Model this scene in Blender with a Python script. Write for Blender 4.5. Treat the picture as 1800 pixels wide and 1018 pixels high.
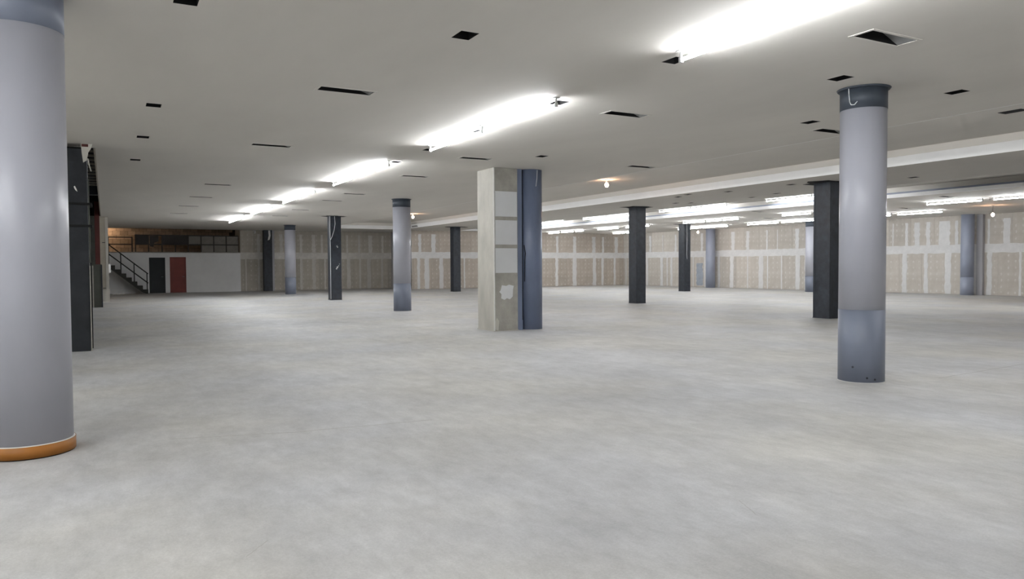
import bpy, math, random
from mathutils import Vector, Matrix
random.seed(7)
for o in list(bpy.data.objects):
    bpy.data.objects.remove(o, do_unlink=True)
SC = bpy.context.scene
COL = SC.collection

# ------------------------------------------------------------------ camera
CAM_H = 1.61
YAW, PITCH, ROLL = math.radians(28.4226), math.radians(1.8658), 0.0055
cam = bpy.data.cameras.new('camera'); camo = bpy.data.objects.new('camera', cam); COL.objects.link(camo)
cam.sensor_width = 36.0; cam.lens = 1320.0 / 1800.0 * 36.0; cam.clip_end = 200; cam.clip_start = 0.05
fw = Vector((math.sin(YAW) * math.cos(PITCH), math.cos(YAW) * math.cos(PITCH), -math.sin(PITCH)))
r0 = Vector((math.cos(YAW), -math.sin(YAW), 0)); u0 = r0.cross(fw)
rr = r0 * math.cos(ROLL) - u0 * math.sin(ROLL); uu = u0 * math.cos(ROLL) + r0 * math.sin(ROLL)
M = Matrix((rr, uu, -fw)).transposed().to_4x4(); M.translation = Vector((0, 0, CAM_H))
camo.matrix_world = M
SC.camera = camo

# ------------------------------------------------------------------ world, exposure
W = bpy.data.worlds.new('world'); SC.world = W; W.use_nodes = True
W.node_tree.nodes['Background'].inputs[0].default_value = (0.5, 0.5, 0.52, 1)
W.node_tree.nodes['Background'].inputs[1].default_value = 0.02
SC.view_settings.view_transform = 'Standard'; SC.view_settings.look = 'None'
SC.view_settings.gamma = 1.0; SC.view_settings.use_curve_mapping = False
SC.view_settings.exposure = 0.08
TUBE_STRENGTH = 140.0      # tubes of the nearest row and some added around the viewer
TUBE_WEAKER = 115.0            # tubes of the far rows, set weaker to even out the light
BULB_STRENGTH = 110.0

# ------------------------------------------------------------------ levels
CEIL = 3.97
REC_TOP = 4.355
Y_BACK_L = 51.2          # back wall, left stretch
Y_BACK_R = 47.6          # back wall, right stretch
X_JOG = 17.95
P_CORNER = Vector((35.7, 47.6)); P_RIGHT = Vector((40.82, -13.0))   # right wall line
Y_REAR = -13.0
X_LEFT = -8.5

# ------------------------------------------------------------------ materials
def newmat(name):
    m = bpy.data.materials.new(name); m.use_nodes = True
    nt = m.node_tree; b = nt.nodes['Principled BSDF']
    return m, nt, b
def N(nt, t, **kw):
    n = nt.nodes.new(t)
    for k, v in kw.items(): setattr(n, k, v)
    return n
def mat(name, col, rough=0.7, var=0.12, scale=3.0, col2=None, metal=0.0, bump=0.0, bscale=40.0, stretch=(1, 1, 1), spec=0.4, randv=0.0, detail=6.0, coat=0.0):
    m, nt, b = newmat(name)
    tc = N(nt, 'ShaderNodeTexCoord'); mp = N(nt, 'ShaderNodeMapping'); mp.inputs['Scale'].default_value = stretch
    nt.links.new(tc.outputs['Object'], mp.inputs['Vector'])
    nz = N(nt, 'ShaderNodeTexNoise'); nz.inputs['Scale'].default_value = scale; nz.inputs['Detail'].default_value = detail; nz.inputs['Roughness'].default_value = 0.6
    nt.links.new(mp.outputs[0], nz.inputs['Vector'])
    rp = N(nt, 'ShaderNodeValToRGB'); rp.color_ramp.elements[0].position = 0.3; rp.color_ramp.elements[1].position = 0.7
    if col2 is None:
        c1 = [max(0, c * (1 - var)) for c in col]; c2 = [min(1, c * (1 + var)) for c in col]
    else: c1, c2 = col, col2
    rp.color_ramp.elements[0].color = (*c1, 1); rp.color_ramp.elements[1].color = (*c2, 1)
    nt.links.new(nz.outputs['Fac'], rp.inputs[0])
    out = rp.outputs[0]
    if randv:
        oi = N(nt, 'ShaderNodeObjectInfo'); mr = N(nt, 'ShaderNodeMapRange')
        mr.inputs['To Min'].default_value = 1 - randv; mr.inputs['To Max'].default_value = 1 + randv
        nt.links.new(oi.outputs['Random'], mr.inputs['Value'])
        vm = N(nt, 'ShaderNodeVectorMath', operation='SCALE'); nt.links.new(out, vm.inputs[0]); nt.links.new(mr.outputs[0], vm.inputs['Scale'])
        out = vm.outputs[0]
    nt.links.new(out, b.inputs['Base Color'])
    b.inputs['Roughness'].default_value = rough; b.inputs['Metallic'].default_value = metal
    b.inputs['Specular IOR Level'].default_value = spec
    if coat: b.inputs['Coat Weight'].default_value = coat; b.inputs['Coat Roughness'].default_value = 0.25
    if bump:
        n2 = N(nt, 'ShaderNodeTexNoise'); n2.inputs['Scale'].default_value = bscale; n2.inputs['Detail'].default_value = 4
        nt.links.new(mp.outputs[0], n2.inputs['Vector'])
        bp = N(nt, 'ShaderNodeBump'); bp.inputs['Strength'].default_value = bump; bp.inputs['Distance'].default_value = 0.02
        nt.links.new(n2.outputs['Fac'], bp.inputs['Height']); nt.links.new(bp.outputs[0], b.inputs['Normal'])
    return m
def emit(name, col, s):
    m, nt, b = newmat(name)
    e = N(nt, 'ShaderNodeEmission'); e.inputs[0].default_value = (*col, 1); e.inputs[1].default_value = s
    nt.links.new(e.outputs[0], nt.nodes['Material Output'].inputs[0])
    return m

def floor_mat():
    m, nt, b = newmat('bare_concrete_floor')
    tc = N(nt, 'ShaderNodeTexCoord')
    def noise(scale, st, detail=8, rough=0.6):
        mp = N(nt, 'ShaderNodeMapping'); mp.inputs['Scale'].default_value = st; nt.links.new(tc.outputs['Object'], mp.inputs[0])
        n = N(nt, 'ShaderNodeTexNoise'); n.inputs['Scale'].default_value = scale; n.inputs['Detail'].default_value = detail; n.inputs['Roughness'].default_value = rough
        nt.links.new(mp.outputs[0], n.inputs[0]); return n.outputs['Fac']
    def ramp(f, a, ca, bb, cb):
        r = N(nt, 'ShaderNodeValToRGB'); r.color_ramp.elements[0].position = a; r.color_ramp.elements[1].position = bb
        r.color_ramp.elements[0].color = (*ca, 1); r.color_ramp.elements[1].color = (*cb, 1); nt.links.new(f, r.inputs[0]); return r.outputs[0]
    def mix(a, c, f=1.0, mode='MULTIPLY'):
        x = N(nt, 'ShaderNodeMix', data_type='RGBA', blend_type=mode); x.inputs[0].default_value = f
        nt.links.new(a, x.inputs[6]); nt.links.new(c, x.inputs[7]); return x.outputs[2]
    base = ramp(noise(0.22, (1, 1, 1)), 0.32, (0.50, 0.50, 0.49), 0.68, (0.60, 0.595, 0.575))
    blot = ramp(noise(0.9, (1, 0.7, 1), 10, 0.65), 0.36, (0.84, 0.84, 0.84), 0.60, (1, 1, 1))
    fine = ramp(noise(5.0, (1, 0.45, 1), 12, 0.8), 0.36, (0.83, 0.83, 0.826), 0.62, (1.06, 1.06, 1.06))
    spk = ramp(noise(60, (1, 1, 1), 3, 0.8), 0.3, (0.90, 0.90, 0.90), 0.7, (1.06, 1.06, 1.06))
    o = mix(mix(mix(base, blot), fine), spk)
    tint = ramp(noise(0.35, (1, 1, 1), 4, .5), .38, (.985, .99, 1.03), .62, (1.02, 1.0, .97))
    o = mix(o, tint)
    nt.links.new(o, b.inputs['Base Color'])
    rf = N(nt, 'ShaderNodeMapRange'); rf.inputs['To Min'].default_value = 0.42; rf.inputs['To Max'].default_value = 0.7
    nt.links.new(noise(1.3, (1, 1, 1)), rf.inputs['Value']); nt.links.new(rf.outputs[0], b.inputs['Roughness'])
    b.inputs['Specular IOR Level'].default_value = 0.3
    bp = N(nt, 'ShaderNodeBump'); bp.inputs['Strength'].default_value = 0.25; bp.inputs['Distance'].default_value = 0.01
    nt.links.new(noise(18, (1, 1, 1), 6, 0.7), bp.inputs['Height']); nt.links.new(bp.outputs[0], b.inputs['Normal'])
    return m

def board_mat(name, c1, c2):
    """unpainted plasterboard: paper face, stud lines dabbed with rows of filler spots"""
    m, nt, b = newmat(name)
    tc = N(nt, 'ShaderNodeTexCoord'); oi = N(nt, 'ShaderNodeObjectInfo')
    nz = N(nt, 'ShaderNodeTexNoise'); nz.inputs['Scale'].default_value = 2.5; nz.inputs['Detail'].default_value = 5; nt.links.new(tc.outputs['Object'], nz.inputs[0])
    rp = N(nt, 'ShaderNodeValToRGB'); rp.color_ramp.elements[0].position = .3; rp.color_ramp.elements[1].position = .7
    rp.color_ramp.elements[0].color = (*c1, 1); rp.color_ramp.elements[1].color = (*c2, 1); nt.links.new(nz.outputs['Fac'], rp.inputs[0])
    mr = N(nt, 'ShaderNodeMapRange'); mr.inputs['To Min'].default_value = .9; mr.inputs['To Max'].default_value = 1.08; nt.links.new(oi.outputs['Random'], mr.inputs['Value'])
    sc = N(nt, 'ShaderNodeVectorMath', operation='SCALE'); nt.links.new(rp.outputs[0], sc.inputs[0]); nt.links.new(mr.outputs[0], sc.inputs['Scale'])
    sx = N(nt, 'ShaderNodeSeparateXYZ'); nt.links.new(tc.outputs['Object'], sx.inputs[0])
    def mth(op, a, v=None, v2=None):
        n = N(nt, 'ShaderNodeMath', operation=op)
        nt.links.new(a, n.inputs[0])
        if v is not None:
            if isinstance(v, (int, float)): n.inputs[1].default_value = v
            else: nt.links.new(v, n.inputs[1])
        return n.outputs[0]
    n2 = N(nt, 'ShaderNodeTexNoise'); n2.inputs['Scale'].default_value = 6.0; nt.links.new(tc.outputs['Object'], n2.inputs[0])
    wob = mth('MULTIPLY', mth('SUBTRACT', n2.outputs['Fac'], .5), .22)
    def spot(coord, per):
        f = mth('FRACT', mth('ADD', mth('DIVIDE', coord, per), wob)); d = mth('ABSOLUTE', mth('SUBTRACT', f, .5)); return mth('MULTIPLY', d, per)
    dx = spot(sx.outputs[0], .305); dz = spot(sx.outputs[2], .30)
    d = mth('SQRT', mth('ADD', mth('MULTIPLY', dx, dx), mth('MULTIPLY', mth('MULTIPLY', dz, dz), .35)))
    ms = N(nt, 'ShaderNodeMapRange'); ms.inputs['From Min'].default_value = .030; ms.inputs['From Max'].default_value = .048; ms.inputs['To Min'].default_value = .5; ms.inputs['To Max'].default_value = 0
    nt.links.new(d, ms.inputs['Value'])
    n3 = N(nt, 'ShaderNodeTexNoise'); n3.inputs['Scale'].default_value = 3.0; nt.links.new(tc.outputs['Object'], n3.inputs[0])
    gate = N(nt, 'ShaderNodeMapRange'); gate.inputs['From Min'].default_value = .42; gate.inputs['From Max'].default_value = .58; nt.links.new(n3.outputs['Fac'], gate.inputs['Value'])
    fac = mth('MULTIPLY', ms.outputs[0], gate.outputs[0])
    mx = N(nt, 'ShaderNodeMix', data_type='RGBA'); nt.links.new(fac, mx.inputs[0]); nt.links.new(sc.outputs[0], mx.inputs[6]); mx.inputs[7].default_value = (.72, .71, .69, 1)
    nt.links.new(mx.outputs[2], b.inputs['Base Color']); b.inputs['Roughness'].default_value = .85; b.inputs['Specular IOR Level'].default_value = .2
    return m

MT = {}
MT['floor'] = floor_mat()
MT['ceiling'] = mat('plaster_ceiling', (0.655, 0.625, 0.575), .8, .04, .8, bump=.06, bscale=6, stretch=(1, .35, 1), spec=.25)
MT['white'] = mat('white_paint', (.80, .80, .80), .7, .05, 1.2)
MT['recess_white'] = mat('recess_white_paint', (.86, .855, .84), .5, .03, 1.5)
MT['board'] = board_mat('plasterboard_paper', (.475, .435, .385), (.55, .515, .465))
MT['board_brown'] = board_mat('plasterboard_paper_brown', (.43, .375, .32), (.51, .455, .395))
MT['board_dimmed'] = board_mat('plasterboard_paper_dimmed', (.44, .405, .345), (.53, .495, .435))  # brownish board tone, darkened to carry the weaker light on that wall
MT['joint'] = mat('joint_compound', (.67, .665, .655), .85, .07, 4, spec=.2, randv=.04)
MT['joint_dull'] = mat('joint_compound_dull', (.62, .60, .56), .85, .1, 4, spec=.2, randv=.06)
MT['shell'] = mat('wall_core', (.30, .29, .27), .9, .1, 2)
MT['jacket'] = mat('pale_grey_jacket', (.40, .405, .45), .32, .05, 1.8, metal=.0, spec=.5, stretch=(1, 1, .4))
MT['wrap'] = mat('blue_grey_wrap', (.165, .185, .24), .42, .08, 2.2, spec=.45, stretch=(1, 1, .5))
MT['collar'] = mat('dark_slate_collar', (.045, .055, .07), .5, .12, 4)
MT['slate'] = mat('mid_slate_paint', (.30, .33, .41), .42, .08, 2.2, spec=.45, stretch=(1, 1, .5))
MT['navy'] = mat('slate_blue_paint', (.14, .17, .25), .35, .12, 2.5, spec=.5, stretch=(1, 1, .4))
MT['steel'] = mat('black_steel', (.022, .027, .036), .48, .4, 5, spec=.4, bump=.15, bscale=9)
MT['steel_worn'] = mat('worn_black_steel', (.012, .0145, .018), .6, .5, 3, spec=.35, bump=.2, bscale=7)
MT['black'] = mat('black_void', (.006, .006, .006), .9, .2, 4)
MT['orange'] = mat('orange_brown_skirting', (.30, .115, .017), .5, .12, 4)
MT['sealant'] = mat('white_sealant', (.68, .67, .64), .8, .06, 9)
MT['plaster'] = mat('rough_plaster', (.48, .46, .41), .85, .16, 2.4, bump=.2, bscale=9, stretch=(1, 1, .5))
MT['cement'] = mat('grey_cement', (.33, .315, .28), .9, .16, 3.2, bump=.25, bscale=14)
MT['white_panel'] = mat('white_board', (.60, .605, .61), .7, .03, 2)
MT['beige'] = mat('beige_concrete', (.36, .325, .265), .85, .14, 2.5, bump=.2, bscale=12, stretch=(1, 1, .5))
MT['maroon'] = mat('maroon_paint', (.075, .016, .013), .7, .2, 3)
MT['red_door'] = mat('dull_red_door_paint', (.185, .038, .028), .55, .12, 2)
MT['dark_door'] = mat('charcoal_door', (.016, .02, .022), .6, .2, 2)
MT['grey_green'] = mat('grey_green_board', (.075, .078, .066), .8, .15, 3)
MT['dusty_panel'] = mat('dusty_grey_panel', (.24, .225, .20), .85, .15, 3)
MT['block'] = mat('brown_clay_block', (.42, .31, .22), .9, .18, 5, randv=.2)
MT['mortar'] = mat('dark_mortar', (.07, .05, .035), .95, .2, 6)
MT['frame'] = mat('dark_brown_frame_steel', (.022, .015, .012), .55, .2, 5)
MT['rail'] = mat('black_rail_paint', (.016, .017, .016), .5, .2, 5)
MT['stair'] = mat('dark_olive_stair_steel', (.04, .04, .034), .7, .2, 4)
MT['galv'] = mat('galvanised_duct', (.24, .24, .235), .5, .1, 5, metal=.3)
MT['vent_white'] = mat('vent_frame_paint', (.635, .605, .555), .55, .04, 5)
MT['holder'] = mat('lampholder_plastic', (.55, .55, .54), .5, .05, 9)
MT['wire'] = mat('pale_cable', (.66, .67, .68), .5, .05, 9)
MT['timber'] = mat('grey_batten', (.36, .34, .30), .85, .2, 5)
MT['paper'] = mat('white_paper', (.75, .74, .72), .8, .05, 6)
MT['patch_blue'] = mat('blue_grey_paint_patch', (.33, .365, .42), .7, .15, 3)
MT['lavender'] = mat('pale_lavender_grey_paint', (.40, .395, .415), .6, .1, 2.5, stretch=(1, 1, .3))
MT['tube'] = emit('lit_fluorescent_tube', (.93, .96, 1.0), TUBE_STRENGTH)
MT['tube_weaker'] = emit('lit_weaker_fluorescent_tube', (.93, .96, 1.0), TUBE_WEAKER)
MT['tube_boosted'] = emit('lit_boosted_fluorescent_tube', (.93, .96, 1.0), 225.0)  # raised output: far end of the nearest row and the added left row
MT['tube_dim'] = emit('lit_dim_fluorescent_tube', (.93, .96, 1.0), 62.0)
MT['bulb_strong'] = emit('lit_strong_warm_bulb', (1.0, .72, .48), 230.0)
MT['tube_cove'] = emit('lit_cove_tube', (.95, .97, 1.0), 90.0)
MT['bulb'] = emit('lit_warm_bulb', (1.0, .60, .38), BULB_STRENGTH)

# ------------------------------------------------------------------ mesh helpers
class MB:
    def __init__(s): s.v = []; s.f = []; s.sm = []
    def box(s, x0, x1, y0, y1, z0, z1):
        b = len(s.v)
        s.v += [(x0, y0, z0), (x1, y0, z0), (x1, y1, z0), (x0, y1, z0), (x0, y0, z1), (x1, y0, z1), (x1, y1, z1), (x0, y1, z1)]
        for q in ((0, 3, 2, 1), (4, 5, 6, 7), (0, 1, 5, 4), (1, 2, 6, 5), (2, 3, 7, 6), (3, 0, 4, 7)):
            s.f.append(tuple(b + i for i in q)); s.sm.append(False)
        return s
    def quad(s, a, b_, c, d):
        b = len(s.v); s.v += [a, b_, c, d]; s.f.append((b, b + 1, b + 2, b + 3)); s.sm.append(False); return s
    def cyl(s, cx, cy, z0, z1, r, n=48, r1=None, caps=True):
        r1 = r if r1 is None else r1
        b = len(s.v)
        for i in range(n):
            a = 2 * math.pi * i / n; s.v.append((cx + r * math.cos(a), cy + r * math.sin(a), z0))
        for i in range(n):
            a = 2 * math.pi * i / n; s.v.append((cx + r1 * math.cos(a), cy + r1 * math.sin(a), z1))
        for i in range(n):
            j = (i + 1) % n; s.f.append((b + i, b + j, b + n + j, b + n + i)); s.sm.append(True)
        if caps:
            s.f.append(tuple(b + i for i in reversed(range(n)))); s.sm.append(False)
            s.f.append(tuple(b + n + i for i in range(n))); s.sm.append(False)
        return s
    def bar(s, p, q, r, n=10):
        p = Vector(p); q = Vector(q); d = (q - p).normalized()
        u = d.orthogonal().normalized(); w = d.cross(u)
        b = len(s.v)
        for c in (p, q):
            for i in range(n):
                a = 2 * math.pi * i / n; s.v.append(tuple(c + (u * math.cos(a) + w * math.sin(a)) * r))
        for i in range(n):
            j = (i + 1) % n; s.f.append((b + i, b + j, b + n + j, b + n + i)); s.sm.append(True)
        s.f.append(tuple(b + i for i in reversed(range(n)))); s.sm.append(False)
        s.f.append(tuple(b + n + i for i in range(n))); s.sm.append(False)
        return s
    def path(s, pts, r, n=8):
        for a, c in zip(pts[:-1], pts[1:]): s.bar(a, c, r, n)
        return s
    def prism(s, pts, axis, a0, a1):
        """polygon pts in the plane across axis ('x','y','z'), extruded a0..a1"""
        b = len(s.v); n = len(pts)
        for a in (a0, a1):
            for (p, q) in pts:
                s.v.append({'x': (a, p, q), 'y': (p, a, q), 'z': (p, q, a)}[axis])
        s.f.append(tuple(b + i for i in range(n))); s.f.append(tuple(b + n + i for i in reversed(range(n))))
        s.sm += [False, False]
        for i in range(n):
            j = (i + 1) % n; s.f.append((b + i, b + n + i, b + n + j, b + j)); s.sm.append(False)
        return s
    def sphere(s, c, rx, rz, n=16, m=10):
        b = len(s.v)
        for k in range(m + 1):
            t = math.pi * k / m
            for i in range(n):
                a = 2 * math.pi * i / n
                s.v.append((c[0] + rx * math.sin(t) * math.cos(a), c[1] + rx * math.sin(t) * math.sin(a), c[2] + rz * math.cos(t)))
        for k in range(m):
            for i in range(n):
                j = (i + 1) % n; s.f.append((b + k * n + i, b + (k + 1) * n + i, b + (k + 1) * n + j, b + k * n + j)); s.sm.append(True)
        return s
    def mesh(s, name, mt):
        me = bpy.data.meshes.new(name); me.from_pydata(s.v, [], s.f); me.materials.append(MT[mt])
        me.polygons.foreach_set('use_smooth', s.sm); me.update(); return me
    def build(s, name, mt, parent=None, loc=(0, 0, 0), bevel=0.0):
        o = bpy.data.objects.new(name, s.mesh(name, mt)); COL.objects.link(o)
        o.parent = parent; o.location = loc
        if bevel:
            bv = o.modifiers.new('bevel', 'BEVEL'); bv.width = bevel; bv.segments = 2; bv.limit_method = 'ANGLE'
        return o
def tag(o, label=None, cat=None, group=None, kind=None):
    if label: o['label'] = label
    if cat: o['category'] = cat
    if group: o['group'] = group
    if kind: o['kind'] = kind
    return o
def thing(name, label, cat, loc=(0, 0, 0), group=None, rz=0.0):
    o = bpy.data.objects.new(name, None); COL.objects.link(o); o.location = loc; o.rotation_euler = (0, 0, rz)
    o.empty_display_size = .1
    return tag(o, label, cat, group)
def inst(me, name, parent, loc=(0, 0, 0), rz=0.0):
    o = bpy.data.objects.new(name, me); COL.objects.link(o); o.parent = parent; o.location = loc; o.rotation_euler = (0, 0, rz); return o
ORD = ['first', 'second', 'third', 'fourth', 'fifth', 'sixth', 'seventh', 'eighth', 'ninth', 'tenth', 'eleventh', 'twelfth', 'thirteenth', 'fourteenth', 'fifteenth', 'sixteenth', 'seventeenth', 'eighteenth']

# ------------------------------------------------------------------ floor
m = MB(); m.box(X_LEFT - .3, 42, Y_REAR - .3, 56, -.12, 0)
flo = tag(m.build('floor', 'floor'), 'bare pale grey concrete floor, stained and dusty', kind='structure')
def hairline(pts, w=.006):
    m = MB(); rnd = random.Random(len(pts)); P = []
    for (x0, y0), (x1, y1) in zip(pts[:-1], pts[1:]):
        for k in range(12): P.append((x0 + (x1 - x0) * k / 12 + rnd.uniform(-.006, .006), y0 + (y1 - y0) * k / 12 + rnd.uniform(-.008, .008)))
    P.append(pts[-1])
    for (a, b_), (c, d) in zip(P[:-1], P[1:]):
        m.prism([(a, b_ - w / 2), (c, d - w / 2), (c, d + w / 2), (a, b_ + w / 2)], 'z', 0.0, .0008)
    m.build('floor_crack', 'cement', flo)

hairline([(.5, 7.66), (1.59, 7.37), (2.97, 7.25)]); hairline([(10.2, 6.34), (12.75, 6.56)], .008); hairline([(.65, 4.32), (.81, 4.53)], .004); hairline([(3.64, 3.45), (3.76, 3.72)], .004)
# ------------------------------------------------------------------ ceiling with its openings
REC1 = (12.05, 17.03, -3.5, 46.5)
REC2 = (21.2, 25.2, -3.5, 46.5)
BAY = (X_LEFT - .1, -.13, 17.05, 39.6)
VENTS = []   # (xc, yc, row)
for y in (10.03, 15.2, 23.1, 27.45, 31.7, 36.3): VENTS.append((2.90, y, 0))
for y in (5.13, 9.6, 15.05, 18.75, 24.2, 27.0, 32.0, 36.2): VENTS.append((7.25, y, 1))
for y in (9.15, 14.55): VENTS.append((11.45, y, 2))
for x, y in ((26.5, 16.3), (26.05, 24.7), (30.4, 20.5), (30.4, 28.1)): VENTS.append((x, y, 3))
VW, VL = .72, .23
CUTS = [(.68, 7.28), (.67, 12.2), (.65, 15.25), (.63, 18.55), (3.30, 7.08), (5.86, 6.82), (5.86, 9.36), (5.86, 11.98), (5.86, 14.35), (8.30, 6.5), (10.42, 6.28), (10.42, 8.74),
        (8.40, 14.13), (5.86, 16.35), (5.86, 21.4), (17.75, 20.5), (17.45, 19.65), (17.97, 18.3), (19.93, 18.05), (18.1, 15.85), (19.45, 22.6), (19.95, 22.3), (20.3, 19.5), (19.7, 13.05)]
CW, CL = .20, .26
def rect(x, y, w, l): return (x - w / 2, x + w / 2, y - l / 2, y + l / 2)
HOLES = [REC1, REC2, BAY] + [rect(x, y, VW, VL) for x, y, r in VENTS] + [rect(x, y, CW, CL) for x, y in CUTS]
xs = sorted({X_LEFT - .1, 41.4} | {h[0] for h in HOLES} | {h[1] for h in HOLES})
ys = sorted({Y_REAR - .1, Y_BACK_L} | {h[2] for h in HOLES} | {h[3] for h in HOLES})
m = MB(); idx = {}
def vid(i, j):
    if (i, j) not in idx: idx[(i, j)] = len(m.v); m.v.append((xs[i], ys[j], CEIL))
    return idx[(i, j)]
for i in range(len(xs) - 1):
    for j in range(len(ys) - 1):
        cx, cy = (xs[i] + xs[i + 1]) / 2, (ys[j] + ys[j + 1]) / 2
        if any(h[0] < cx < h[1] and h[2] < cy < h[3] for h in HOLES): continue
        m.f.append((vid(i, j), vid(i, j + 1), vid(i + 1, j + 1), vid(i + 1, j))); m.sm.append(False)
ceiling = m.build('ceiling', 'ceiling'); tag(ceiling, 'flat grey plastered ceiling with cut openings', kind='structure')
def liner(x0, x1, y0, y1, z0, z1, top=True):
    m = MB()
    m.quad((x0, y0, z0), (x0, y1, z0), (x0, y1, z1), (x0, y0, z1)); m.quad((x1, y1, z0), (x1, y0, z0), (x1, y0, z1), (x1, y1, z1))
    m.quad((x1, y0, z0), (x0, y0, z0), (x0, y0, z1), (x1, y0, z1)); m.quad((x0, y1, z0), (x1, y1, z0), (x1, y1, z1), (x0, y1, z1))
    if top: m.quad((x0, y0, z1), (x0, y1, z1), (x1, y1, z1), (x1, y0, z1))
    return m
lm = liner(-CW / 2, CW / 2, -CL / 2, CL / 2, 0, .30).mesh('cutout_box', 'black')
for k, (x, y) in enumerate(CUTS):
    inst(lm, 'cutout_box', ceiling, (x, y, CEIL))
# raised coffers: lid, set-back upper sides, white lip boards
def coffer(R, lip, setback, lean, gap=0.0):
    x0, x1, y0, y1 = R; s = setback
    liner(x0 - s, x1 + s, y0 - s, y1 + s, CEIL + lip - .03, REC_TOP, False).build('coffer_side', 'ceiling', ceiling)
    MB().box(x0 - s, x1 + s, y0 - s, y1 + s, REC_TOP, REC_TOP + .02).build('coffer_lid', 'ceiling', ceiling)
    t = .025
    for (a, b_, c, d) in ((x0 - t, x0, y0, y1), (x1, x1 + t, y0, y1), (x0 - t, x1 + t, y0 - t, y0), (x0 - t, x1 + t, y1, y1 + t)):
        m = MB().box(a, b_, c, d, CEIL - .001, CEIL + lip)
        for k in range(4, 8):      # boards lean inwards at the top
            vx, vy, vz = m.v[k]
            if (b_ - a) < .1: m.v[k] = (vx + (lean if a < x0 + .01 else -lean), vy, vz)
            else: m.v[k] = (vx, vy + (lean if c < y0 + .01 else -lean), vz)
        m.build('coffer_lip', 'recess_white', ceiling)
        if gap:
            MB().box(a - (.0 if a < x0 + .01 else lean + .012), b_ + (lean + .012 if a < x0 + .01 and (b_ - a) < .1 else 0), c, d, CEIL + lip, CEIL + lip + gap).build('painted_gap_line', 'wrap', ceiling)  # dark strip painted in for the shadow line above the lip
    if s < .1: return
    sh = MB()   # shelf behind the lip
    for (a, b_, c, d) in ((x0 - s, x0 - t, y0 - s, y1 + s), (x1 + t, x1 + s, y0 - s, y1 + s), (x0, x1, y0 - s, y0 - t), (x0, x1, y1 + t, y1 + s)):
        sh.box(a, b_, c, d, CEIL + lip - .02, CEIL + lip - .004)
    sh.build('coffer_shelf', 'recess_white', ceiling)
coffer(REC1, .215, -.06, .085)
MB().box(14.45, 14.7, 7.55, 7.95, REC_TOP - .006, REC_TOP - .001).build('painted_cutout', 'black', ceiling)  # flat black plate drawn as the dark of an open cutout
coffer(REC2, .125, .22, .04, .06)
# grille on the far side of the first coffer
g = thing('wall_grille', 'small grey louvred grille on the side of the raised ceiling strip', 'grille', (REC1[1] - .03, 43.6, CEIL + .04))
MB().box(-.01, .02, 0, .95, 0, .30).build('frame', 'galv', g)
for k in range(6): MB().box(-.03, -.01, .03, .92, .02 + k * .047, .045 + k * .047).build('slat', 'galv', g)
# bay on the left where the plaster is gone
bx0, bx1, by0, by1 = BAY
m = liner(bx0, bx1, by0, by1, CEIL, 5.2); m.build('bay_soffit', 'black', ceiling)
MB().box(bx1 - .03, bx1 + .004, by0, by1, CEIL - .003, CEIL + .14).build('bay_edge_trim', 'beige', ceiling)
MB().box(bx0, bx1, by0 - .02, by0 + .02, CEIL - .003, CEIL + .12).build('bay_edge_trim', 'plaster', ceiling)
jm = MB().box(bx0 + .02, bx1 - .04, -.03, .03, 0, .05).mesh('joist', 'timber')
for k in range(12): inst(jm, 'joist', ceiling, (0, 19.2 + k * .82, 4.28))
MB().box(bx0 + .02, bx1 - .04, 28.9, 29.3, 4.05, 4.6).build('downstand_beam', 'steel', ceiling)

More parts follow.
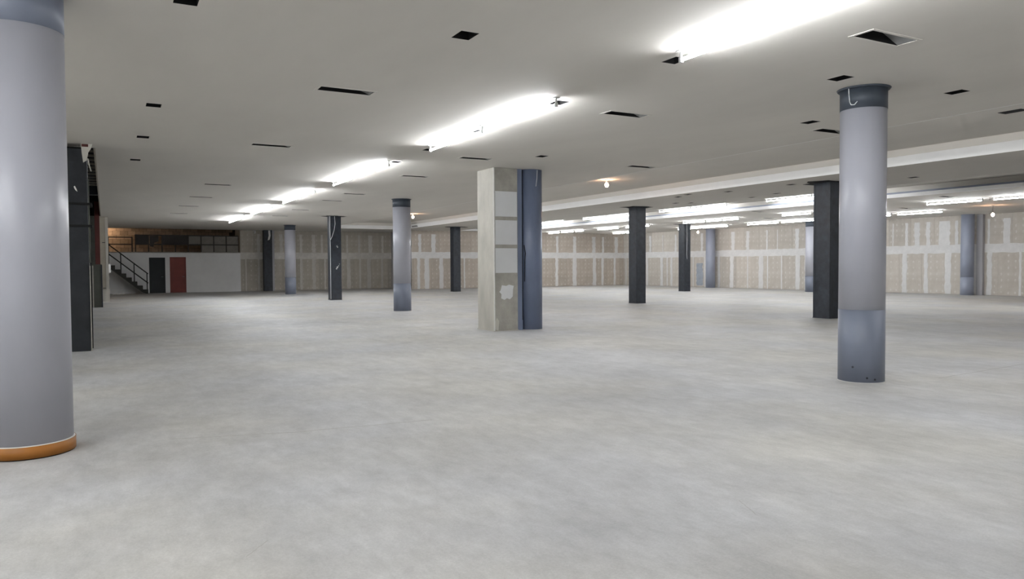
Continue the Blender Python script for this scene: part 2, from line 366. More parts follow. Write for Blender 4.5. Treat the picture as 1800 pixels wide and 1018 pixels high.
# ------------------------------------------------------------------ plasterboard walls
def wobble_strip(w, h, seed, amp, n=14, horiz=False):
    rnd = random.Random(seed); L = []; R = []
    for k in range(n + 1):
        t = k / n
        L.append((-w / 2 + rnd.uniform(-amp, amp), t * h)); R.append((w / 2 + rnd.uniform(-amp, amp), t * h))
    pts = L + R[::-1]
    if horiz: pts = [(q, p) for p, q in pts]
    m = MB()
    for k in range(n):
        a, b_, c, d = L[k], R[k], R[k + 1], L[k + 1]
        P = [a, b_, c, d]
        if horiz: P = [(q, p) for p, q in P]
        m.prism(P, 'y', -.006, 0)
    return m
BW = 1.22
SEAM = 2.31
def board_wall(name, p0, p1, label, bmat, jmat, lower, upper, phase=0.0, t0=None, t1=None, band=(2.09, 2.52), skip=None):
    """local x along the wall from p0 to p1, room side is local -y"""
    d = (p1 - p0); L = d.length; a = math.atan2(d.y, d.x)
    m = MB().box(0, L, .013, .15, 0, CEIL + .02)
    w = m.build(name, 'shell', None, (p0.x, p0.y, 0)); w.rotation_euler = (0, 0, a); tag(w, label, kind='structure')
    t0 = 0 if t0 is None else t0; t1 = L if t1 is None else t1
    lo_mesh = MB().box(.003, BW - .003, -.0, .0125, .012, SEAM - .003).mesh('drywall_board', bmat)
    up_mesh = MB().box(.003, BW - .003, -.0, .0125, 0, CEIL - SEAM - .004).mesh('drywall_board', bmat)
    x = t0
    row = 0
    for z, me, ph in ((0, lo_mesh, phase), (SEAM, up_mesh, phase + .61)):
        x = t0 + (ph % BW)
        if x - t0 > .05:
            h = (SEAM - .003) if z == 0 else CEIL - SEAM - .004
            MB().box(.003, x - t0 - .003, 0, .0125, .012 if z == 0 else 0, h).build('drywall_board', bmat, w, (t0, 0, z))
        while x < t1 - .06:
            if x + BW <= t1 + .01: inst(me, 'drywall_board', w, (x, 0, z))
            else:
                h = (SEAM - .003) if z == 0 else CEIL - SEAM - .004
                MB().box(.003, t1 - x - .003, 0, .0125, .012 if z == 0 else 0, h).build('drywall_board', bmat, w, (x, 0, z))
            x += BW
    # horizontal filled joint, in lengths
    nseg = max(1, int((t1 - t0) / 2.44)); sl = (t1 - t0) / nseg
    vs = [wobble_strip(band[1] - band[0], sl, 40 + k, .018, 12, True).mesh('joint_band', jmat) for k in range(3)]
    for k in range(nseg): inst(vs[k % 3], 'joint_band', w, (t0 + k * sl, -.0005, (band[0] + band[1]) / 2))
    for lst, z, h in ((lower, .02, band[0] - .0), (upper, band[1] - .02, CEIL - band[1] - .22)):
        for k, (x, wd) in enumerate(lst):
            if x < t0 + .02 or x > t1 - .02: continue
            inst(wobble_strip(wd, h, int(x * 100) + int(z * 10), min(.03, wd * .14), 10).mesh('joint_strip', jmat), 'joint_strip', w, (x, -.0005, z))
    return w
def fill(lst, lo, hi, pitch, seed):
    rnd = random.Random(seed); out = list(lst); x = lo
    while x < hi:
        if all(abs(x - q[0]) > .42 for q in out): out.append((x, rnd.choice((.06, .08, .05, .14, .2))))
        x += pitch * rnd.uniform(.8, 1.25)
    return out
# right wall: p0 far corner, p1 towards the camera side; local -y must face the room (x smaller)
rw_lower = [(1.5, .22), (4.2, .26), (4.75, .1), (9.6, .2), (10.7, .30), (12.0, .09), (13.05, .34), (14.6, .08), (15.75, .32), (19.4, .2), (22.35, .26), (24.6, .30), (25.9, .12), (26.55, .22), (27.9, .1)]
rw_upper = [(3.0, .2), (5.6, .16), (10.8, .26), (12.0, .24), (13.5, .1), (15.7, .26), (17.2, .2), (21.7, .06), (23.0, .28), (24.4, .55), (25.0, .14), (26.5, .1), (27.3, .3), (29, .1)]
LR = (P_RIGHT - P_CORNER).length
wr = board_wall('wall_right', P_CORNER, P_RIGHT, 'long wall of unpainted plasterboard with white filled joints, on the right', 'board', 'joint',
                fill(rw_lower, 0.3, LR, 1.22, 3), fill(rw_upper, .9, LR, 1.22, 4), .1)
pb = wobble_strip(.55, 1.55, 77, .06).build('paint_patch', 'patch_blue', wr, (7.9, -.004, .12))
# back wall, right stretch
bl = [(x - X_JOG, w) for x, w in ((18.6, .2), (19.2, .34), (20.25, .3), (22.0, .1), (24.2, .2), (26.6, .24), (28.1, .12), (29.55, .22), (31.15, .34), (32.95, .3), (33.7, .22), (34.85, .2))]
bu = [(x - X_JOG, w) for x, w in ((18.7, .2), (19.7, .3), (21.5, .06), (23.6, .1), (25.8, .1), (29.6, .2), (31.15, .26), (32.9, .3), (33.75, .16), (35.0, .3))]
wb = board_wall('wall_back', Vector((X_JOG, Y_BACK_R)), P_CORNER, 'far wall of brownish plasterboard with pale filled joints behind the columns', 'board_brown', 'joint', bl, bu, .3)
# jog between the stretches, painted
m = MB().box(X_JOG, X_JOG + .15, Y_BACK_R, Y_BACK_L + .15, 0, CEIL + .02)
jg = m.build('wall_return', 'lavender'); tag(jg, 'short return wall in pale lavender grey paint behind a column', kind='structure')
MB().box(X_JOG - .02, X_JOG, 49.6, 50.9, 0.05, CEIL - .3).build('filler_strip', 'joint', jg)
# back wall, left stretch (board tone darkened for the weak light there)
X_BL = 7.72
l2 = [(x - X_BL, w) for x, w in ((8.05, .08), (8.85, .14), (10.6, .2), (11.6, .16), (12.45, .22), (13.2, .1), (14.3, .12), (14.85, .26), (15.65, .12), (16.3, .26), (17.25, .14))]
u2 = [(x - X_BL, w) for x, w in ((8.85, .2), (10.3, .2), (11.6, .18), (12.45, .24), (13.0, .14), (14.75, .12), (15.6, .16), (16.4, .28), (17.3, .14))]
wl = board_wall('wall_back_left', Vector((X_BL, Y_BACK_L)), Vector((X_JOG, Y_BACK_L)), 'dim stretch of far plasterboard wall right of the white partition', 'board_dimmed', 'joint_dull', l2, u2, .2)
# remaining shell: left wall, rear wall, far-left wall
tag(MB().box(X_LEFT - .2, X_LEFT, Y_REAR, 40.6, 0, 5.2).build('wall_left', 'plaster'), 'plastered side wall on the left behind the round column', kind='structure')
tag(MB().box(X_LEFT - .2, 41.2, Y_REAR - .2, Y_REAR, 0, CEIL + .02).build('wall_rear', 'board'), 'plasterboard wall behind the viewer', kind='structure')
tag(MB().box(X_LEFT, -.96, 16.9, 17.06, 0, 5.2).build('wall_light_block', 'plaster'), 'unseen cross wall added left of the worn black column to block light', kind='structure')  # unseen wall added to keep tube light out of the bay
tag(MB().box(X_LEFT, -.22, 39.62, 40.0, 0, 5.2).build('wall_bay_end', 'grey_green'), 'dark end wall of the open bay on the left', kind='structure')
tag(MB().box(-1.5, -1.3, 40.0, 55, 0, 4.9).build('wall_left_far', 'plaster'), 'side wall beside the stairs behind the beige pier', kind='structure')

# ------------------------------------------------------------------ white partition with doors, mezzanine, block wall
YW = Y_BACK_L; ZM = 2.48
D1 = (2.37, 3.27, 2.19); D2 = (3.53, 4.46, 2.22); PX0, PX1 = -1.3, X_BL
m = MB()
for (a, b_, z0, z1) in ((PX0, D1[0], 0, ZM), (D1[0], D1[1], D1[2], ZM), (D1[1], D2[0], 0, ZM), (D2[0], D2[1], D2[2], ZM), (D2[1], PX1, 0, ZM)):
    m.box(a, b_, YW, YW + .14, z0, z1)
tag(m.build('wall_partition', 'white'), 'low white painted partition wall with two doorways under the mezzanine', kind='structure')
def door(n, D, leafmat, label):
    o = thing('door_%d' % n, label, None, (D[0], YW, 0)); tag(o, kind='structure')
    w = D[1] - D[0]; h = D[2]
    f = MB(); f.box(0, .035, .0, .12, 0, h); f.box(w - .035, w, .0, .12, 0, h); f.box(.035, w - .035, 0, .12, h - .035, h)
    f.build('door_frame', leafmat, o)
    lf = MB().box(.037, w - .037, .045, .085, .01, h - .037).build('door_leaf', leafmat, o)
    hd = MB(); hd.bar((w - .12, .045, 1.0), (w - .12, .0, 1.0), .012); hd.bar((w - .12, .005, 1.0), (w - .24, .005, 1.0), .011)
    hd.build('handle', 'galv', lf)
door(1, D1, 'dark_door', 'charcoal door at the foot of the stairs, left of the red door')
door(2, D2, 'red_door', 'dull red door in the white partition wall')
# mezzanine slab and block wall behind
tag(MB().box(PX0, PX1, YW + .02, 54.2, ZM, ZM + .06).build('mezzanine_floor', 'cement'), 'mezzanine floor slab above the white partition', kind='structure')
tag(MB().box(PX0, PX1 + .3, YW + .3, 54.5, 4.45, 4.55).build('mezzanine_ceiling', 'black'), 'dark ceiling over the mezzanine', kind='structure')
tag(MB().box(PX0, X_BL + .9, YW + .0, YW + .1, CEIL - .0, 4.5).build('trim_1', 'frame'), 'dark beam above the mezzanine opening', kind='structure')
tag(MB().box(X_BL - .02, X_BL + .12, YW + .02, 54.2, ZM, 4.5).build('wall_mezzanine_side', 'plaster'), 'end wall of the mezzanine opening', kind='structure')
bw = MB().box(PX0, X_BL, 53.2, 53.4, ZM, 4.5).build('wall_mezzanine', 'mortar'); tag(bw, 'wall of brown clay blocks behind the mezzanine frames', kind='structure')
bwid, bh = .43, .265
bm = MB().box(.006, bwid - .006, -.03, 0, .006, bh - .006).mesh('block', 'block')
bmh = MB().box(.006, bwid / 2 - .006, -.03, 0, .006, bh - .006).mesh('block', 'block')
for r in range(7):
    z = ZM + .08 + r * bh; x = PX0 + .02
    if r % 2: inst(bmh, 'block', bw, (x, 53.2, z)); x += bwid / 2
    while x + bwid < X_BL:
        inst(bm, 'block', bw, (x, 53.2 + random.uniform(-.01, .012), z)); x += bwid
# dark steel frames (window-like grid) along the mezzanine edge
fr = thing('mezzanine_screen', 'long dark steel grid of open panes along the mezzanine edge', 'screen', (1.62, YW + .08, ZM))
Wd = 7.62 - 1.62; Hh = 1.12
def fbar(name, x0, x1, z0, z1, y0=-.025, y1=.025): return MB().box(x0, x1, y0, y1, z0, z1).build(name, 'frame', fr)
fbar('rail', 0, Wd, 0, .07); fbar('rail', 0, Wd, Hh - .06, Hh); fbar('rail', 0, Wd, .49, .555)
nm = 8
for k in range(nm + 1):
    x = Wd * k / nm; w = .12 if k == 0 else .065
    fbar('mullion', max(0, x - w / 2), min(Wd, x + w / 2), .07, Hh - .06, -.022, .022)
for (k, r, mt) in ((0, 1, 'frame'), (2, 1, 'frame'), (3, 1, 'frame'), (4, 1, 'dusty_panel'), (5, 1, 'dusty_panel'), (5, 0, 'dusty_panel'), (6, 1, 'dusty_panel'), (6, 0, 'dusty_panel'), (7, 1, 'dusty_panel'), (7, 0, 'dusty_panel')):
    x0 = Wd * k / nm + .03; x1 = Wd * (k + 1) / nm - .03; z0, z1 = ((.07, .50), (.545, Hh - .06))[r]
    o = MB().box(x0, x1, .0, .012, z0, z1).build('infill_panel', mt, fr)
MB().prism([(.82, .40), (1.02, .36), (1.06, .62), (1.32, .72), (1.30, 1.05), (.80, 1.05)], 'y', -.035, -.028).build('torn_sheet', 'frame', fr)
f2 = thing('landing_rail', 'dark two-bar railing at the stair landing against brown blocks', 'railing', (.16, YW + .08, ZM))
for nm_, a in (('rail', (0, 1.34, .915, .98)), ('rail', (0, 1.34, .48, .54)), ('post', (0, .06, 0, .915)), ('post', (1.27, 1.34, 0, .915))):
    MB().box(a[0], a[1], -.02, .02, a[2], a[3]).build(nm_, 'frame', f2)
# bracket at the end of the beam
br = thing('pipe_bracket', 'small white elbow bracket at the end of the dark beam under the ceiling', 'bracket', (8.62, YW - .06, CEIL - .2))
MB().box(0, .05, -.04, .04, 0, .17).build('upright', 'white', br); MB().box(-.12, 0, -.04, .04, .13, .17).build('arm', 'white', br); MB().box(-.06, 0, -.04, .04, 0, .04).build('foot', 'white', br)

# ------------------------------------------------------------------ stairs
st = thing('staircase', 'dark steel staircase with a two-bar handrail climbing left beside the charcoal door', 'staircase', (2.26, 50.25, 0))
rise, run, SW = .2465, .292, .85
n = 10
for i in range(n):
    x1 = -run * i; z1 = rise * (i + 1)
    MB().box(x1 - run - .03, x1, 0, SW, z1 - .045, z1).build('tread', 'stair', st)
    MB().box(x1 - .03, x1 - .015, .02, SW - .02, z1 - rise, z1 - .045).build('riser', 'stair', st)
for y in (0.0, SW - .04):
    pts = []
    for i in range(n): pts += [(-run * i, rise * i), (-run * i, rise * (i + 1))]
    pts += [(-run * n, rise * n), (-run * n, rise * n - .42), (-.25, 0)]
    # saw-tooth stringer as separate slabs so the polygons stay convex
    s = MB()
    for i in range(n):
        xa, xb = -run * i, -run * (i + 1)
        za, zb = max(0, rise * i - .16), max(0, rise * (i + 1) - .16)
        s.prism([(xa, max(0, za - .02)), (xa, rise * (i + 1) - .04), (xb, rise * (i + 1) - .04), (xb, max(0, zb - .02))], 'y', y, y + .04)
    s.build('stringer', 'stair', st)
for k in (.2, 2.55, 4.95, 7.1):
    x = -run * k; z = rise * (math.floor(k) + 1)
    MB().box(x - .03, x + .03, .0, .05, z, rise * k + 1.22).build('baluster', 'rail', st)
for dz, nme in ((1.20, 'handrail'), (.64, 'midrail')):
    MB().bar((-.0, .02, dz), (-run * 9.5, .02, dz + rise * 9.5), .034).build(nme, 'rail', st)
sp = MB()
pts = [(0, 0), (.16, .06), (.24, .02), (.40, .16), (.62, .22), (.66, .30), (.44, .30), (.30, .22), (.14, .22), (.02, .12)]
sp.prism(pts, 'z', .004, .03); sp.prism([(a * .7 + .15, b * .6 + .1) for a, b in pts], 'z', .03, .09)
o = sp.build('crumpled_paper', 'paper', None, (.34, 50.0, 0)); tag(o, 'crumpled white paper scrap lying under the stairs', 'paper')

# ------------------------------------------------------------------ round columns
def ring(mb, cx, cy, z, r0, r1, h, n=48): mb.cyl(cx, cy, z, z + h, r0, n, r1)
def round_col(name, label, x, y, r, lower=0.98, collar=.29, shaft='jacket', low='wrap', top='collar', flange=True, wire=None, group='round columns'):
    t = thing(name, label, 'column', (x, y, 0), group)
    z0 = 0.0
    if lower:
        MB().cyl(0, 0, 0, lower, r + .002, 64).build('lower_wrap', low, t); z0 = lower
    zt = CEIL
    if collar:
        cl = MB().cyl(0, 0, CEIL - collar, CEIL - .001, r + .004, 64).build('top_collar', top, t); zt = CEIL - collar
        if flange: MB().cyl(0, 0, CEIL - .022, CEIL - .002, r + .03, 64, r + .045).build('ceiling_ring', top, cl)
    MB().cyl(0, 0, z0, zt, r, 64).build('shaft', shaft, t)
    MB().cyl(0, 0, .0, .006, r + .012, 64, r + .004).build('base_bead', 'sealant', t)
    return t
colA = round_col('round_column', 'tall pale grey round column with blue-grey lower wrap, nearest on the right', 9.12, 6.77, .295)
# cable on the near column
cpts = []
va = math.atan2(-6.77, -9.12) + .0
for k, (da, z) in enumerate(((-.62, CEIL - .0), (-.60, CEIL - .10), (-.57, CEIL - .2), (-.50, CEIL - .245), (-.36, CEIL - .25), (-.24, CEIL - .21))):
    a = va + da; cpts.append((math.cos(a) * .315, math.sin(a) * .315, z))
MB().path(cpts, .006).build('cable', 'wire', colA)
# bolts low on the near column
for da, z in ((-.35, .21), (.25, .07), (.6, .05)):
    a = va + da; MB().bar((math.cos(a) * .29, math.sin(a) * .29, z), (math.cos(a) * .302, math.sin(a) * .302, z), .014).build('bolt', 'steel', colA)
colB = round_col('round_column', 'pale grey round column with dark top and bottom bands beside the raised ceiling strip', 9.30, 25.4, .312)
MB().path([(.31, -.08, 3.2), (.32, -.08, 2.4), (.33, -.07, 1.9), (.335, -.07, 1.35)], .012).build('cable', 'wire', colB)
colC = round_col('round_column', 'small distant pale grey round column with dark collar, standing before the dim back wall', 9.35, 44.0, .303)
# big column at the left edge
colM = thing('round_column', 'large pale grey round column with an orange-brown skirting at the left edge', 'column', (-.62, 7.76, 0), 'round columns')
MB().cyl(0, 0, .115, CEIL - .33, .343, 96).build('shaft', 'jacket', colM)
MB().cyl(0, 0, CEIL - .33, CEIL - .001, .345, 96).build('top_band', 'wrap', colM)
sk = MB().cyl(0, 0, .010, .11, .36, 96).build('skirting', 'orange', colM)
MB().cyl(0, 0, .108, .117, .358, 96, .345).build('sealant_bead', 'sealant', sk)
MB().cyl(0, 0, 0, .011, .352, 96).build('painted_gap_shade', 'black', sk)  # black ring put in as the shade below the raised skirting
# slate-blue column beside the plaster pier
colF = round_col('round_column', 'dark slate-blue round column joined to the plastered pier', 9.40, 16.38, .29, lower=0, collar=0, shaft='navy', top='navy', flange=False)
MB().path([(.03, -.296, 3.95), (.02, -.298, 3.75), (-.01, -.297, 3.55)], .007).build('cable', 'wire', colF)
MB().path([(-.275, -.16, 2.1), (-.262, -.2, 1.9), (-.268, -.18, 1.7), (-.27, -.17, 1.2)], .01).build('cable', 'black', colF)
# wall columns
for (nme, lab, x, y, r) in (('round_column', 'slate-grey round column against the right wall near the warm hanging bulb', 37.3, 21.85, .29),
                            ('round_column', 'pale slate round column at the right wall beside the blue paint patch', 35.95, 38.25, .31),):
    round_col(nme, lab, x, y, r, lower=(.9 if x > 37 else 0), collar=0, shaft='slate', low='slate', flange=False)
round_col('round_column', 'pale round column with dark collar half hidden behind the black column near the right wall', 35.05, 29.2, .36, lower=.9, collar=.3, flange=False)
# added box standing in for the shadow strip beside the wall column
pp = MB().box(-.14, .14, -.02, .2, 0, CEIL - .005).build('shadow_strip_box', 'lavender', None, (37.72, 21.5, 0)); pp.rotation_euler = (0, 0, math.atan2(29.6, -2.5) - math.pi)
tag(pp, 'lavender-grey box drawn as a shadow strip on the right wall just right of a round column', 'shadow strip')

# ------------------------------------------------------------------ plastered pier
px0, px1, py0, py1 = 8.28, 8.93, 16.2, 17.1
pr = thing('plastered_pier', 'square plastered pier with three white panels joined to the blue round column', 'pier', ((px0 + px1) / 2, (py0 + py1) / 2, 0))
hx, hy = (px1 - px0) / 2, (py1 - py0) / 2
MB().box(-hx, hx, -hy + .012, hy, 0, CEIL - .002).build('core', 'plaster', pr)
fr_ = MB().box(-hx + .02, hx, -hy, -hy + .012, 0, CEIL - .004).build('front_render', 'cement', pr)
MB().box(-hx - .004, -hx + .02, -hy - .004, -hy + .02, 0, CEIL - .003).build('corner_bead', 'sealant', pr)
for z0, z1 in ((2.79, 3.40), (2.11, 2.70), (1.42, 2.02)):
    MB().box(-hx + .035, hx - .02, -hy - .014, -hy, z0, z1).build('white_panel', 'white_panel', pr)
for z0, z1 in ((2.70, 2.79), (2.02, 2.11)):
    MB().box(-hx + .035, hx - .02, -hy - .003, -hy, z0 + .008, z1 - .008).build('groove_render', 'cement', pr)
MB().prism([(-.14, .80), (-.05, .76), (.02, .80), (.10, .77), (.18, .84), (.19, 1.02), (.21, 1.10), (.08, 1.13), (.0, 1.10), (-.12, 1.12), (-.15, 1.0), (-.19, .96), (-.13, .90)], 'y', -hy - .004, -hy).build('filler_patch', 'white_panel', fr_)
MB().prism([(-.31, .05), (-.22, .02), (-.20, .25), (-.26, .33), (-.31, .22)], 'y', -hy - .004, -hy).build('filler_patch', 'plaster', fr_)
bi_ = MB().box(hx, hx + .15, -hy + .02, hy - .1, 0, CEIL - .004).build('blue_infill', 'navy', pr)
MB().box(hx + .138, hx + .152, -hy + .012, -hy + .02, .25, CEIL - .02).build('crack', 'black', bi_)
ol = MB(); ol.box(-hx - .02, hx + .02, -hy - .02, hy + .02, 0, .012); ol.build('base_screed', 'plaster', pr)

# ------------------------------------------------------------------ black steel box columns
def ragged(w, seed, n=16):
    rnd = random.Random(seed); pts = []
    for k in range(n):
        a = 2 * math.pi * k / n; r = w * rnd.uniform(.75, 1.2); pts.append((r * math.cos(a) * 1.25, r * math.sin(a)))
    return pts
def box_col(label, x, y, s, seed, gap=.52, mt='steel', group='black steel columns'):
    t = thing('steel_column', label, 'column', (x, y, 0), group); h = s / 2
    MB().box(-h, h, -h, h, .012, CEIL - .006).build('shaft', mt, t, bevel=.006)
    cs = MB().box(0, .06, 0, .06, .012, CEIL - .006).mesh('corner_angle', mt)
    for (cx, cy) in ((-h - .006, -h - .006), (h - .054, -h - .006), (-h - .006, h - .054), (h - .054, h - .054)): inst(cs, 'corner_angle', t, (cx, cy, 0))
    MB().box(-h - .015, h + .015, -h - .015, h + .015, 0, .014).build('base_plate', mt, t)
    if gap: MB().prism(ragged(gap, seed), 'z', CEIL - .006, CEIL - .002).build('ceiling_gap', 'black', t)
    return t
cD = box_col('black steel column with a pale hanging cable, between the two round columns on the left', 9.60, 35.45, .50, 1, .45)
MB().path([(-.27, -.27, 3.95), (-.275, -.27, 3.4), (-.27, -.275, 2.9), (-.265, -.27, 2.0), (-.27, -.27, .05)], .014).build('cable', 'wire', cD)
MB().path([(-.05, -.27, 3.95), (-.03, -.28, 3.6), (-.08, -.28, 3.3), (-.18, -.28, 3.0), (-.25, -.28, 2.85)], .014).build('cable', 'wire', cD)
for q in ((.06, 1.55, .05), (.12, 1.62, .03), (.02, 1.48, .04), (.16, 1.7, .025), (.05, 2.55, .03), (.08, 2.5, .03)):
    MB().prism([(q[0] - q[2], q[1]), (q[0], q[1] - q[2]), (q[0] + q[2] * .9, q[1] + q[2] * .3), (q[0] + .01, q[1] + q[2])], 'y', -.262, -.256).build('paint_fleck', 'sealant', cD)
box_col('slim black steel column in front of the brown back wall, left of the plastered pier', 18.95, 42.3, .46, 2, .55)
cG = box_col('black steel column standing clear in the middle distance right of the pier', 19.42, 24.95, .48, 3, .55)
cH = box_col('dark steel column under the fluorescent rows with a pale cable, far right of centre', 30.2, 34.3, .47, 4, .5)
MB().path([(-.05, -.255, 3.95), (-.04, -.256, 3.0), (-.05, -.255, 2.2), (-.03, -.256, 1.9)], .016).build('cable', 'wire', cH)
cI = box_col('black steel column partly hidden behind the nearest right-hand round column', 18.72, 15.03, .56, 5, .6)
MB().path([(.25, -.30, 3.0), (.2, -.31, 2.6), (.24, -.31, 2.3), (.16, -.31, 1.95), (.14, -.31, 1.8)], .008).build('cable', 'wire', cI)
cN = box_col('dark steel column standing against the dim far plasterboard wall', 9.34, 50.78, .50, 6, 0)
MB().box(.27, .42, -.1, .25, 0, CEIL - .01).build('side_boxing', 'lavender', cN)
MB().prism([(-.02, 3.3), (.1, 3.35), (.16, 3.6), (.14, 3.94), (.02, 3.94), (.04, 3.6)], 'y', -.262, -.256).build('paint_fleck', 'sealant', cN)
# column by the open bay
cO = thing('steel_column', 'worn black steel column by the open bay, just behind the large left column', 'column', (-.60, 16.88, 0), 'black steel columns')
so_ = MB().box(-.33, .33, -.33, .33, 0, CEIL - .1).build('shaft', 'steel_worn', cO, bevel=.01)
for z in (2.38, 2.80): MB().box(-.345, .40, -.35, .345, z, z + .045).build('strap', 'black', so_)
MB().prism([(.11, 3.12), (.13, 3.08), (.165, 3.05), (.15, 3.10), (.125, 3.16), (.105, 3.15)], 'y', -.336, -.33).build('paint_fleck', 'sealant', cO)
MB().bar((.345, -.30, 1.7), (.345, -.30, 3.3), .012).build('conduit', 'grey_green', cO)
MB().box(.335, .352, -.36, -.30, 0, 1.64).build('edge_board', 'timber', cO)
MB().box(.352, .372, -.34, -.3, .05, 1.7).build('edge_gap_strip', 'black', cO)
# torn plaster hanging from the ceiling edge over it
tp = thing('torn_plaster', 'torn scrap of white plaster hanging from the ceiling edge above the worn black column', 'plaster', (-.33, 16.98, CEIL))
MB().prism([(-.03, 0), (.16, 0), (.13, -.10), (.09, -.16), (.06, -.32), (.0, -.36), (-.02, -.18)], 'y', -.44, -.42).build('scrap', 'plaster', tp)
MB().path([(.08, -.43, -.28), (.1, -.43, -.42), (.13, -.43, -.52)], .012).build('lath_end', 'timber', tp)
MB().box(-.02, .09, -.45, -.44, -.06, -.01).build('rust_plate', 'maroon', tp)

# left bay: hoarding panel, maroon post, beige pier
hp = thing('hoarding_panel', 'grey-green site board standing on the floor in the open bay', 'panel', (-.62, 34.4, 0))
MB().box(-.9, .49, 0, .04, 0, 1.68).build('sheet', 'grey_green', hp); MB().box(-.9, .5, -.015, .055, 1.68, 1.73).build('top_rail', 'grey_green', hp); MB().box(.155, .20, -.02, 0, 0, 1.68).build('batten', 'timber', hp); MB().box(.47, .51, -.02, .06, 0, 1.7).build('end_post', 'steel', hp)
mp = thing('maroon_post', 'maroon steel post between the open bay and the beige pier', 'post', (-.29, 39.2, 0))
MB().box(-.10, .10, -.10, .10, .0, 4.6).build('shaft', 'maroon', mp, bevel=.01); MB().box(-.12, .12, -.12, .12, 0, .02).build('base_plate', 'maroon', mp)
bp = thing('beige_pier', 'slim beige concrete pier left of the stairs', 'pier', (-.03, 40.25, 0))
MB().box(-.17, .17, -.24, .24, 0, CEIL - .004).build('shaft', 'beige', bp, bevel=.012)
MB().box(.06, .175, -.25, .2, .4, CEIL - .005).build('corner_plaster', 'plaster', bp)
MB().box(-.175, .2, -.26, .25, 0, .55).build('foot', 'plaster', bp)
for z in (.62, 2.75): MB().box(-.08, .05, -.255, -.24, z, z + .03).build('tie_mark', 'steel', bp)
MB().box(.172, .26, -.1, .0, 1.35, 1.75).build('switch_box', 'white', bp)

# ------------------------------------------------------------------ ceiling vents
ROWN = ['left of the nearest tube row', 'right of the nearest tube row', 'beside the near raised strip', 'in the far right ceiling']
fm = MB(); e = .035
for (a, b_, c, d) in ((-VW / 2 - e, VW / 2 + e, -VL / 2 - e, -VL / 2), (-VW / 2 - e, VW / 2 + e, VL / 2, VL / 2 + e), (-VW / 2 - e, -VW / 2, -VL / 2, VL / 2), (VW / 2, VW / 2 + e, -VL / 2, VL / 2)):
    fm.box(a, b_, c, d, -.005, 0)
fm = fm.mesh('frame', 'vent_white')
dm = liner(-VW / 2, VW / 2, -VL / 2, VL / 2, 0, .34).mesh('duct', 'black')  # black walls: shade of the duct interior put into the colour
gm = MB().prism([(VW / 2 - .005, .002), (VW / 2 - .005, .012), (-.03, .17), (-.03, .155)], 'y', -VL / 2 + .005, VL / 2 - .005).mesh('lit_side_plate', 'galv')  # added plate standing in for the lit inner wall of the duct
cnt = {}
for (x, y, r) in VENTS:
    k = cnt.get(r, 0); cnt[r] = k + 1
    t = thing('ceiling_vent', ('%s open ceiling vent from the viewer, %s' % (ORD[k], ROWN[r])), 'vent', (x, y, CEIL), 'ceiling vents')
    inst(fm, 'frame', t); inst(dm, 'duct', t); inst(gm, 'lit_side_plate', t)

# ------------------------------------------------------------------ fluorescent tubes
DROP = .10
def tube_meshes(L, mt):
    tb = MB().bar((0, -L / 2 + .03, 0), (0, L / 2 - .03, 0), .019, 12).mesh('tube', mt)
    h = MB(); h.box(-.02, .02, -.018, .018, -.03, .026); h.box(-.012, .012, -.012, .012, .026, DROP - .014); h.box(-.05, .05, -.03, .03, DROP - .014, DROP - .002)
    return tb, h.mesh('lampholder', 'holder')
TM = {}
def tube(x, y0, y1, z, label, group, mt):
    L = round(y1 - y0, 2)
    if (L, mt) not in TM: TM[(L, mt)] = tube_meshes(L, mt)
    t = thing('fluorescent_tube', label, 'light', (x, (y0 + y1) / 2, z), group)
    inst(TM[(L, mt)][0], 'tube', t)
    inst(TM[(L, mt)][1], 'lampholder', t, (0, -L / 2 + .02, 0)); inst(TM[(L, mt)][1], 'lampholder', t, (0, L / 2 - .02, 0))
ZT = CEIL - DROP
def rowof(x, segs, z, name, group, mt, ymin=-99, far=None):
    segs = sorted(segs); k = 0
    for (a, b_) in segs:
        if far and a > far[0]: mt = far[1]
        if b_ < ymin: tube(x, a, b_, z, 'lit bare fluorescent tube out of view, ' + name, group, mt)
        else:
            tube(x, a, b_, z, '%s lit fluorescent tube from the viewer, %s' % (ORD[k], name), group, mt); k += 1
r1 = []
for s in (1.79, 9.08, 16.2, 22.95, 29.7, 36.2): r1 += [(s, s + 2.35), (s + 2.36, s + 4.71)]
for s in (-8.5,): r1 += [(s, s + 2.35), (s + 2.36, s + 4.71)]
rowof(5.65, r1, ZT, 'in the nearest row', 'tubes of the nearest row', 'tube', 5.0, (28.0, 'tube_boosted'))
for xr, starts in ((-5.0, (-11.5, -5.0, 1.5, 9.0)), (-2.4, (1.0,)), (16.5, (-10,))):  # unseen tube rows added to brighten the left side and foreground
    rl = []
    for s in starts: rl += [(s, s + 2.35), (s + 2.36, s + 4.71)]
    rowof(xr, rl, ZT, 'in rows added around the viewer', 'tubes added around the viewer', 'tube_boosted' if xr < -4 else 'tube', 99.0)
z2 = REC_TOP - DROP
rc = []
for s in (-2.9, 3.2, 9.3, 15.4, 21.5, 27.6, 33.7, 39.8): rc += [(s, s + 2.35), (s + 2.6, s + 4.95)]
rowof(12.42, rc, z2, 'hidden in the near raised strip', 'tubes in the near raised strip', 'tube_cove', 99)
ra = []; rb = []
for s in (16.7, 23.5, 30.5, 37.5): ra += [(s, s + 2.35), (s + 2.36, s + 4.71)]
for s in (18.3, 25.3, 32.2, 39.0): rb += [(s, s + 2.35), (s + 2.36, s + 4.71)]
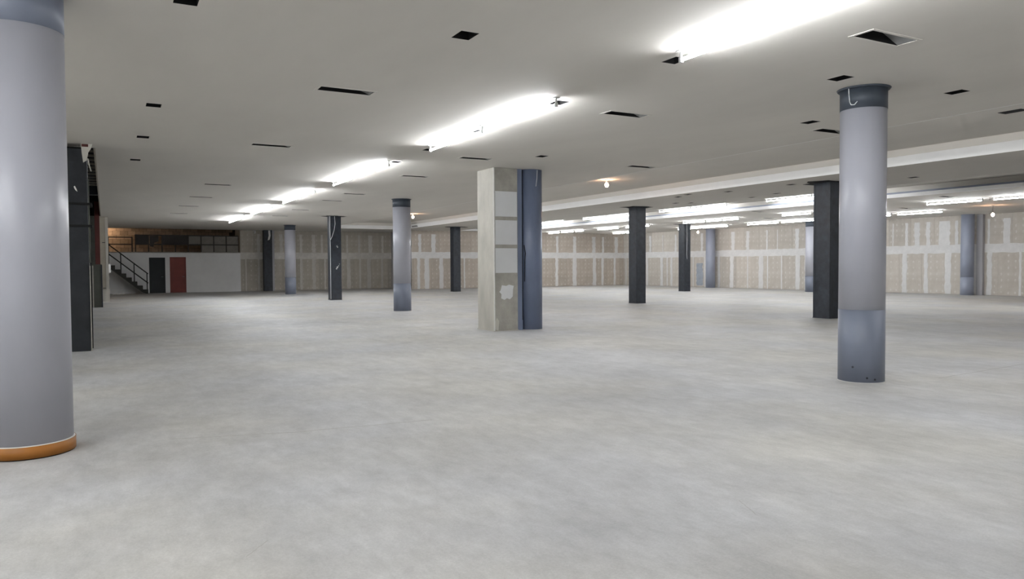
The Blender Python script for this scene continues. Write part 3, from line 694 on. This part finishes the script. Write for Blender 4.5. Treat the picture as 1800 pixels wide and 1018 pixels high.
rowof(23.6, ra, z2, 'upper line inside the far raised strip', 'tubes in the far raised strip', 'tube_dim')
rowof(24.75, rb, z2, 'lower line inside the far raised strip', 'tubes in the far raised strip', 'tube_dim')
r3 = [(-4, -1.65), (4, 6.35), (11.3, 13.3), (13.45, 15.6), (15.95, 18.1), (21.3, 23.4), (23.5, 25.2), (27.9, 29.05), (29.1, 30.25), (30.35, 32.1), (35.0, 37.3), (38.0, 40.3), (41.9, 42.9), (43.1, 44.7), (44.9, 46.4)]
rowof(28.15, r3, ZT, 'in the row just beyond the far raised strip', 'tubes beyond the far raised strip', 'tube_weaker', 13.4)
r4 = [(5, 7.35), (20.3, 22.5), (22.8, 25.1), (27.1, 29.4), (29.55, 31.9), (33.4, 35.6), (35.65, 37.9), (42.0, 43.4), (43.5, 45.0)]
rowof(32.8, r4, ZT, 'in the row nearest the right wall', 'tubes nearest the right wall', 'tube_weaker', 18)

# ------------------------------------------------------------------ bare bulbs
def bulb(x, y, zc, drop, label, mt='bulb'):
    t = thing('light_bulb', label, 'light', (x, y, zc), 'bare bulbs')
    MB().cyl(0, 0, -.03, 0, .06, 20, .05).build('ceiling_rose', 'holder', t)
    if drop > .08: MB().bar((0, 0, -drop), (0, 0, -.03), .006).build('flex', 'black', t)
    MB().cyl(0, 0, -drop - .05, -drop + .0 if drop > .08 else -.03, .022, 16).build('socket', 'holder', t)
    MB().sphere((0, 0, -drop - .11), .06, .075).build('globe', mt, t)
bulb(14.33, 20.0, REC_TOP, .06, 'warm bare bulb on the near raised ceiling strip right of the pier')
bulb(14.4, 37.6, REC_TOP, .06, 'small warm bare bulb far along the near raised ceiling strip')
bulb(32.3, 17.9, CEIL, .28, 'warm bare bulb hanging on a flex before the right wall')
bulb(33.7, 37.0, CEIL, .2, 'tiny warm bare bulb hanging beside the far slate wall column')
bulb(-.10, 52.4, 4.45, .3, 'unseen warm bulb added over the stair landing behind the beige pier', 'bulb_strong')  # unseen bulb added to warm and light the mezzanine blocks
